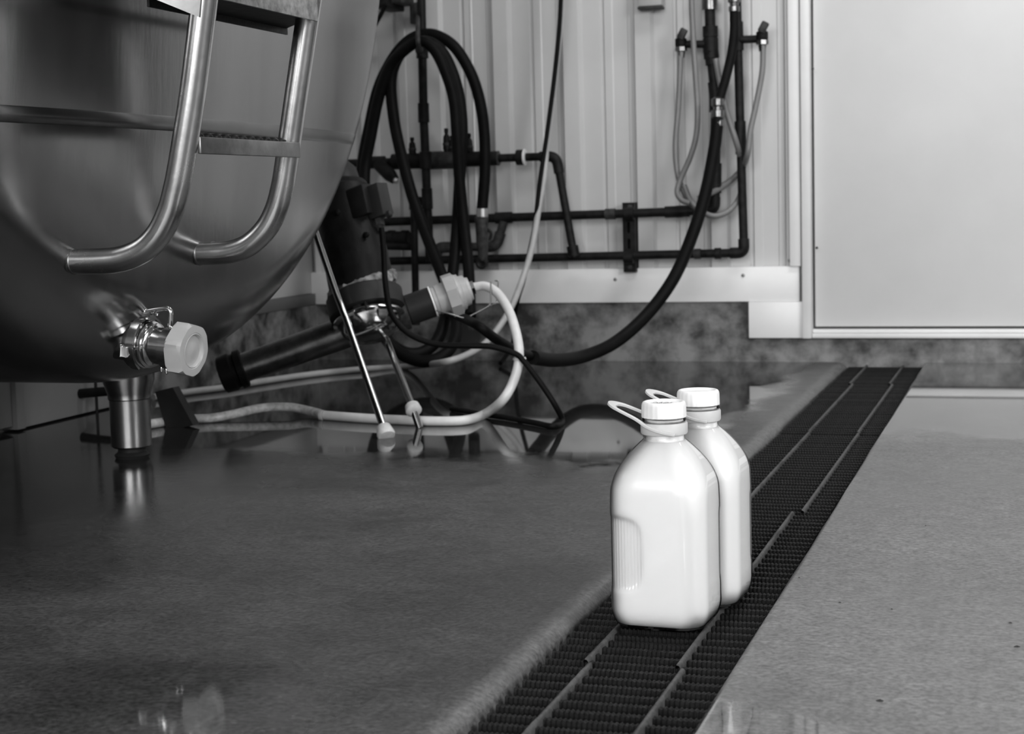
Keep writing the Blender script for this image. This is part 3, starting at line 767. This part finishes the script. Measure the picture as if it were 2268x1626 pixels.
# big black wash hose from the coupling, over the curb and along the floor to the tie
R = .0165
p = [at(1590,262,4.25), at(1582,330,4.24), at(1562,430,4.22), at(1530,530,4.19), at(1490,620,4.14), at(1430,700,4.08), at(1360,760,3.98), at(1290,790,3.85), at(1230,798,3.65), at(1180,792,3.45), at(1130,765,3.3), at(1080,735,3.2), at(1030,700,3.17), at(990,660,3.2), at(985,600,3.3)]
wash = thing('wash_hose', 'thick black hose sweeping from the brass coupling down to the floor', 'hose')
bm = B(); tube(bm, spline(p[:10], 8), R, 16); link('hose_line', bm, M['rubber'], wash, 60)
bm = B(); c = at(1590,262,4.25); lathe(bm, c, (0,0,-1), [(-.055,.010),(-.050,.017),(-.034,.017),(-.030,.012),(-.022,.012),(-.020,.019),(-.004,.019),(.0,.016),(.012,.0175),(.02,.0175)], 14); link('brass_coupling', bm, M['brass'], wash, 30)
p = [at(1205,797,3.6), at(1150,780,3.35), at(1100,752,3.22), at(1060,722,3.17), at(1025,704,3.30), at(990,690,3.42)]
hose('power_cable', p, .0105, M['rubber'], 'thick black cable rising left from the white hose tie to the pump', 'cable')
p = [pa(845,505,3.03), pa(850,560,3.02), pa(853,620,3.01), pa(862,680,2.99), pa(880,715,2.98), pa(915,745,2.98), pa(970,763,2.99), pa(1040,766,3.0), pa(1090,768,3.01), pa(1140,783,3.02), pa(1160,800,3.02), pa(1195,845,3.02), pa(1228,895,3.02), fl(1245,932,.0065), fl(1225,944,.0065), fl(1180,936,.0065), fl(1120,925,.0065), fl(1070,918,.0065), fl(1000,905,.0065)]
hose('motor_cable', p, .0062, M['rubber'], 'thin black cable running from the motor past the hose tie to the floor', 'cable')
# big coil hung over the hook
ch = thing('coiled_hose', 'thick black hose hung in long loops over a wall hook', 'hose')
q = [((1068,462),4.27),((1074,380),4.27),((1073,300),4.27),((1064,230),4.26),((1044,165),4.25),((1010,108),4.24),((975,82),4.24),((942,76),4.24),((905,90),4.24),((870,130),4.24),((838,195),4.24),((818,280),4.24),((803,360),4.22),((795,460),4.16),((800,580),4.06),((818,680),3.98),((850,745),3.93),((895,780),3.9),((940,778),3.93),((975,740),3.98),((998,640),4.08),((1010,530),4.16),((1018,400),4.2),((1024,300),4.2),((1018,220),4.2),((1000,155),4.2),((975,110),4.19),((943,92),4.18),((908,98),4.18),((880,130),4.18),((866,180),4.18),((872,260),4.18),((888,340),4.17),((912,430),4.15),((940,510),4.12),((975,600),4.06),((1005,680),4.0),((1010,740),3.94),((985,785),3.88),((930,800),3.85),((870,770),3.86),((835,700),3.9)]
bm = B(); tube(bm, spline([at(a,b,y) for (a,b),y in q], 7), .0160, 14); link('hose_line', bm, M['rubber'], ch, 60)
q = [((1042,700),4.0),((1038,600),4.1),((1028,500),4.16),((1018,400),4.16),((1012,300),4.15),((1005,220),4.15),((985,155),4.14),((960,108),4.14),((930,92),4.14),((895,112),4.15),((862,150),4.16),((838,220),4.17),((822,300),4.18),((808,380),4.18),((812,480),4.14),((830,600),4.05)]
bm = B(); tube(bm, spline([at(a,b,y) for (a,b),y in q], 7), .0155, 14); link('hose_line', bm, M['rubber'], ch, 60)
c = at(1068,470,4.27); bm = B(); lathe(bm, c, (0,0,-1), [(-.012,.014),(-.010,.0165),(.014,.0165),(.016,.013),(.02,.013)], 14); link('ferrule', bm, mat('pale_ferrule', .55, .3, .7), ch)
hk = thing('hose_hook', 'grey steel hook strap holding the coiled black hose on the wall', 'hook')
bm = B(); tube(bm, round_path([at(925,30,4.36), at(925,60,4.12), at(926,98,4.11), at(930,112,4.13)], .02), .0062, 10); link('hook_strap', bm, M['cast'], hk, 50)
bm = B(); lathe(bm, at(931,112,4.12), (0,-1,0), [(-.012,.008),(-.01,.012),(.008,.012),(.011,.007)], 12); link('hook_knob', bm, M['iron'], hk)
bm = B(); obox(bm, at(925,30,4.385), Vector((1,0,0)), Vector((0,1,0)), Vector((0,0,1)), .018,.018,.03,.003); link('hook_plate', bm, M['cast'], hk)

# ================================================================ WALL PIPES
YP1, YP2, YP3 = 4.36, 4.335, 4.30
def run(name, label, pix, Y, r, rad=.03, extra=(), m=None):
    t = thing(name, label, 'pipe', 'pipework on the wall'); m = m or M['iron']
    P_ = [at(a, b, Y) for a, b in pix]
    bm = B(); tube(bm, round_path(P_, rad), r, 16); link('pipe', bm, m, t, 50)
    for k in range(1, len(P_)-1):          # elbows: thicker sleeve around each bend
        a = (P_[k-1]-P_[k]).normalized(); b = (P_[k+1]-P_[k]).normalized()
        bm = B(); tube(bm, round_path([P_[k]+a*rad*1.35, P_[k], P_[k]+b*rad*1.35], rad), r*1.28, 16); link('elbow', bm, m, t, 50)
    for (qx, qy, l, rr, mm, nm) in extra:
        c = at(qx, qy, Y); i = min(range(len(P_)-1), key=lambda i: ((P_[i]+P_[i+1])/2-c).length if len(P_) > 2 else 0)
        best = None
        for i in range(len(P_)-1):
            d = P_[i+1]-P_[i]; s = max(0,min(1,(c-P_[i]).dot(d)/d.length_squared)); dist = (P_[i]+d*s-c).length
            if best is None or dist < best[0]: best = (dist, d.normalized(), P_[i]+d*s)
        d = best[1]; bm = B(); lathe(bm, best[2]-d*l/2, d, [(0,r*.99),(.001,rr),(l-.001,rr),(l,r*.99)], 18); link(nm, bm, M[mm], t, 40)
    return t
run('upper_pipe', 'upper black pipe manifold running left and bending down to the lowest pipe', [(770,362),(1232,346),(1272,570)], YP2, .0115, .035,
    ((835,360,.05,.018,'iron','coupling'),(905,358,.10,.0225,'iron','pipe_tee'),(985,354,.12,.026,'cast','valve_block'),(1048,352,.05,.022,'iron','pipe_tee'),(1082,351,.055,.0205,'iron','coupling'),(1104,350,.004,.021,'cast','seam_ring'),(1153,348,.022,.022,'iron','coupling'),(1163,348,.006,.0235,'white_trim','white_ring'),(1268,556,.03,.0165,'iron','pipe_tee')))
run('middle_pipe', 'middle horizontal black pipe along the wall, ending at an upturned elbow', [(842,492),(1500,469),(1582,464),(1584,395)], YP1, .0125, .025,
    ((1352,475,.03,.0155,'cast','coupling'),(1116,484,.05,.0165,'iron','pipe_tee'),(1505,469,.02,.017,'iron','coupling')))
run('lower_pipe', 'lowest horizontal black pipe rising up the wall left of the door', [(842,579),(1648,560),(1640,300),(1634,80),(1612,-760)], YP1, .0120, .028,
    ((1545,563,.02,.0145,'cast','coupling'),(1590,562,.018,.0155,'iron','coupling'),(1642,330,.03,.0150,'iron','coupling')))
run('riser_pipe', 'vertical black pipe behind the coiled hose', [(918,-760),(938,250),(952,580)], YP3+.005, .0125, .02, ((936,118,.03,.017,'iron','coupling'),(944,355,.05,.017,'iron','coupling'),(948,440,.06,.0155,'iron','coupling')))
run('short_riser_pipe', 'short vertical black pipe joined to the riser behind the pump', [(948,446),(916,446),(922,720)], YP3+.02, .0105, .018, ())
run('double_stub_pipe', 'thick short black pipe stub beside the pump motor', [(842,528),(906,528)], YP1, .021, .02, ((868,528,.02,.024,'iron','coupling'),(898,528,.02,.024,'iron','coupling')))
run('second_stub_pipe', 'thin short black pipe under the thick stub', [(842,545),(912,547)], YP1-.02, .0105, .02)
run('offset_pipe', 'grey cast pipe between the middle and lowest pipes, bending up at right', [(965,590),(968,548),(1100,546),(1116,490)], YP1-.005, .0125, .03, (), M['cast'])
run('right_riser_pipe', 'thick black vertical pipe beside the brass coupling', [(1557,-760),(1574,110),(1586,215),(1583,395),(1583,440)], YP1+.0, .0145, .03,
    ((1567,10,.03,.022,'brass','brass_fitting'),(1573,70,.03,.021,'iron','coupling'),(1575,100,.04,.021,'iron','pipe_tee'),(1574,122,.02,.021,'iron','coupling')))
# nozzle holder on the wall
nz = thing('hose_nozzle', 'dark spray nozzle holder at the end of the coiled hose', 'nozzle')
bm = B(); c = at(1066,478,4.27); e = at(1070,578,4.27); d = (e-c).normalized(); l = (e-c).length
lathe(bm, c, d, [(0,.012),(.004,.020),(.02,.0185),(l*.6,.0165),(l*.9,.014),(l,.010)], 18); link('nozzle_body', bm, M['cast'], nz)
bm = B(); lathe(bm, at(1068,583,4.27), (0,-1,0), [(-.01,.010),(-.008,.017),(.008,.017),(.01,.012),(.006,.006),(.004,0)], 20); link('nozzle_ring', bm, M['iron'], nz)
bm = B(); tube(bm, round_path([at(1080,508,4.27), at(1089,516,4.27), at(1085,532,4.27)], .006), .004, 8); link('trigger', bm, M['iron'], nz)
# spigots on the upper manifold
for k, (x0, yt, yb, lab) in enumerate(((914,304,350,'small black spigot, leftmost on the upper pipe'),(990,284,345,'tallest small black spigot on the upper pipe'),(1002,300,345,'small black spigot right of the tallest one'),(1040,295,348,'small black spigot, rightmost on the upper pipe'))):
    t = thing('pipe_spigot', lab, 'spigot', 'spigots on the upper pipe')
    a = at(x0, yb, YP2-.004); h = (at(x0,yt,YP2)-at(x0,yb,YP2)).length
    bm = B(); lathe(bm, a, (0,0,1), [(-.01,.009),(h*.2,.009),(h*.22,.011),(h*.38,.011),(h*.45,.0105),(h*.7,.009),(h*.8,.0045),(h*.86,.006),(h*.98,.006),(h,.003)], 12); link('spigot_stem', bm, M['iron'], t, 40)
    bm = B(); lathe(bm, a, (0,0,1), [(h*.36,.010),(h*.38,.0118),(h*.46,.0118),(h*.48,.010)], 14); link('spigot_ring', bm, M['cast'], t, 40)
t = thing('drain_cock', 'small angled cock below the left end of the upper pipe', 'cock')
a = at(848,372,YP2-.01); b = at(874,398,YP2-.03); d = (b-a).normalized(); l = (b-a).length
bm = B(); lathe(bm, a, d, [(-.02,.020),(l*.6,.020),(l,.014)], 16); link('cock_body', bm, M['iron'], t)
bm = B(); lathe(bm, b, d, [(0,.008),(.006,.010),(.012,.006)], 12); link('cock_tip', bm, mat('pale_tip', .4, .3, .5), t)
# slotted strut
st = thing('slotted_strut', 'dark slotted steel strut clamping the two lower pipes to the wall', 'bracket')
a = at(1380,449,4.385); b = at(1410,602,4.385)
x0, x1, z0, z1 = a.x, b.x, b.z+.0, a.z; zs = [(z1-.012-.012, z1-.012)]
bm = B(); slots = [(x0+.013, x1-.013, s, s+.022) for s in (at(1394,488,4.385).z-.022, at(1394,530,4.385).z-.010, at(1394,566,4.385).z-.0)]
sl = [s for s in ((at(0,515,4.385).z, at(0,490,4.385).z), (at(0,551,4.385).z, at(0,529,4.385).z))]
box(bm, (x0,4.375,z0), (x0+.013,4.415,z1)); box(bm, (x1-.014,4.375,z0), (x1,4.415,z1))
cuts = [z0] + [v for s in sorted((at(1394,551,4.385).z, at(1394,529,4.385).z, at(1394,516,4.385).z, at(1394,492,4.385).z)) for v in (s,)] + [z1]
for i in range(0, len(cuts)-1, 2): box(bm, (x0+.013,4.375,cuts[i]), (x1-.014,4.379,cuts[i+1]))
link('strut_channel', bm, M['iron'], st, 0)
for qy in (459, 592):
    bm = B(); lathe(bm, at(1395,qy,4.374), (0,-1,0), [(0,.008),(.002,.008),(.003,.004),(.009,.004)], 12, facets=6); link('bolt', bm, M['cast'], st, 30)
for qx, qy in ((1394,474),(1393,571)):
    bm = B(); c = at(qx,qy,YP1); lathe(bm, c-Vector((.014,0,0)), (1,0,0), [(0,.0125),(.001,.0175),(.027,.0175),(.028,.0125)], 20); link('pipe_clamp', bm, M['iron'], st, 40)
# two stop valves with side arms and grey tails
def stop(label, arm, body, tail_r, lab2, tail):
    t = thing('stop_valve', label, 'valve', 'stop valves beside the risers')
    a, b = at(*arm[0],YP1-.005), at(*arm[1],YP1-.005)
    bm = B(); tube(bm, [a,b], .0105, 12); link('valve_arm', bm, M['iron'], t)
    x, y = body
    c = at(x, y, YP1-.01); bm = B(); lathe(bm, c+Vector((0,0,.014)), (0,0,-1), [(0,.011),(.004,.016),(.022,.016),(.028,.012)], 16); link('valve_body', bm, M['iron'], t, 40)
    bm = B(); obox(bm, at(x+3, y-20, YP1-.03), Vector((.5,0,.87)), Vector((0,1,0)), Vector((-.87,0,.5)), .015,.008,.010,.004); link('lever', bm, M['cast'], t)
    bm = B(); lathe(bm, c-Vector((0,0,.010)), (0,0,-1), [(0,.014),(.001,.017),(.012,.017),(.014,.011),(.03,.009)], 8, facets=8); link('valve_nut', bm, M['brass'], t, 30)
    return t
stop('stop valve with grey hose, left of the black risers', ((1570,98),(1515,98)), (1508,95), .009, '', None)
stop('stop valve with grey hose, right of the black risers', ((1638,88),(1685,86)), (1688,80), .009, '', None)
gr = 'grey hoses looping under the stop valves'
def gh(label, q, r=.0078, m='grey_hose'):
    hose('grey_hose', [at(a,b,y) for a,b,y in q], r, M[m], label, 'hose', 12, gr)
gh('grey hose hanging from the left stop valve', [(1507,112,4.35),(1506,160,4.345),(1502,240,4.34),(1496,320,4.335),(1500,380,4.33),(1514,425,4.325),(1535,455,4.33),(1556,468,4.34)])
gh('grey hose passing behind the left stop valve arm from above', [(1518,-700,4.33),(1524,-350,4.33),(1530,-60,4.325),(1534,60,4.325),(1540,160,4.32),(1545,240,4.31),(1542,300,4.31),(1528,350,4.31),(1508,395,4.31),(1500,425,4.305),(1510,443,4.30),(1528,450,4.30)])
gh('grey hose hanging from the right stop valve and looping back left', [(1690,108,4.35),(1688,160,4.345),(1675,230,4.335),(1662,290,4.325),(1655,345,4.32),(1640,378,4.39),(1605,410,4.375),(1570,430,4.32),(1545,440,4.31)])
gh('grey hose crossing behind the risers into the lowest loop', [(1585,130,4.33),(1594,180,4.33),(1610,250,4.33),(1632,320,4.335),(1645,380,4.39),(1640,430,4.385),(1620,462,4.35),(1590,478,4.32),(1560,472,4.31),(1530,445,4.31),(1515,410,4.31)])
bt = thing('branch_hose', 'short black hose crossing from the right riser down to the brass coupling', 'hose')
bm = B(); tube(bm, spline([at(a,b,y) for a,b,y in ((1626,22,4.33),(1626,70,4.32),(1620,120,4.30),(1607,175,4.27),(1598,205,4.26),(1592,232,4.25))], 8), .0125, 14); link('hose_line', bm, M['rubber'], bt, 60)
bm = B(); lathe(bm, at(1626,8,4.33), (0,0,-1), [(-.02,.012),(-.018,.017),(-.004,.017),(-.002,.013),(.006,.012),(.008,.015),(.02,.015),(.022,.012)], 12); link('ferrule', bm, M['brass'], bt, 30)
# box on the wall at the top, lamp bracket at top left
t = thing('wall_box', 'small grey box fixed high on the ribbed wall', 'box')
bm = B(); a = at(1413,12,4.37); b = at(1466,12,4.37); box(bm, (a.x,4.365,a.z-.004), (b.x,4.405,a.z+.09), .004); link('box_body', bm, M['union'], t)
bm = B(); box(bm, (a.x-.0005,4.362,a.z-.012), (b.x+.0005,4.404,a.z-.0045), .002); link('box_lid', bm, M['cast'], t)
t = thing('wall_fitting', 'dark wall fitting with a slanting cable beside the tank top', 'fitting')
bm = B(); a = at(832,0,4.3); b = at(868,18,4.3); box(bm, (a.x,4.27,b.z), (b.x,4.40,a.z+.06), .004); link('fitting_body', bm, M['iron'], t)
bm = B(); a = at(862,2,4.33); b = at(898,8,4.33); box(bm, (a.x,4.30,b.z), (b.x,4.40,a.z+.01), .004); link('fitting_arm', bm, M['cast'], t)
bm = B(); tube(bm, spline([at(855,10,4.26), at(842,35,4.26), at(828,62,4.26), at(815,90,4.27)], 5), .006, 10); link('fitting_cable', bm, M['rubber'], t)

# ---------------------------------------------------------------- put every Empty at the base of its thing
bpy.context.view_layer.update()
for o in [o for o in COL.objects if o.type == 'EMPTY' and o.parent is None and o.location.length < 1e-6]:
    pts = []
    def walk(c):
        for k in c.children:
            if k.type == 'MESH': pts.extend((k.matrix_world @ Vector(q)) for q in k.bound_box)
            walk(k)
    walk(o)
    if not pts: continue
    lo = Vector((min(p.x for p in pts), min(p.y for p in pts), min(p.z for p in pts))); hi = Vector((max(p.x for p in pts), max(p.y for p in pts), max(p.z for p in pts)))
    base = Vector(((lo.x+hi.x)/2, (lo.y+hi.y)/2, lo.z)); o.location = base
    for c in o.children: c.location = c.location-base
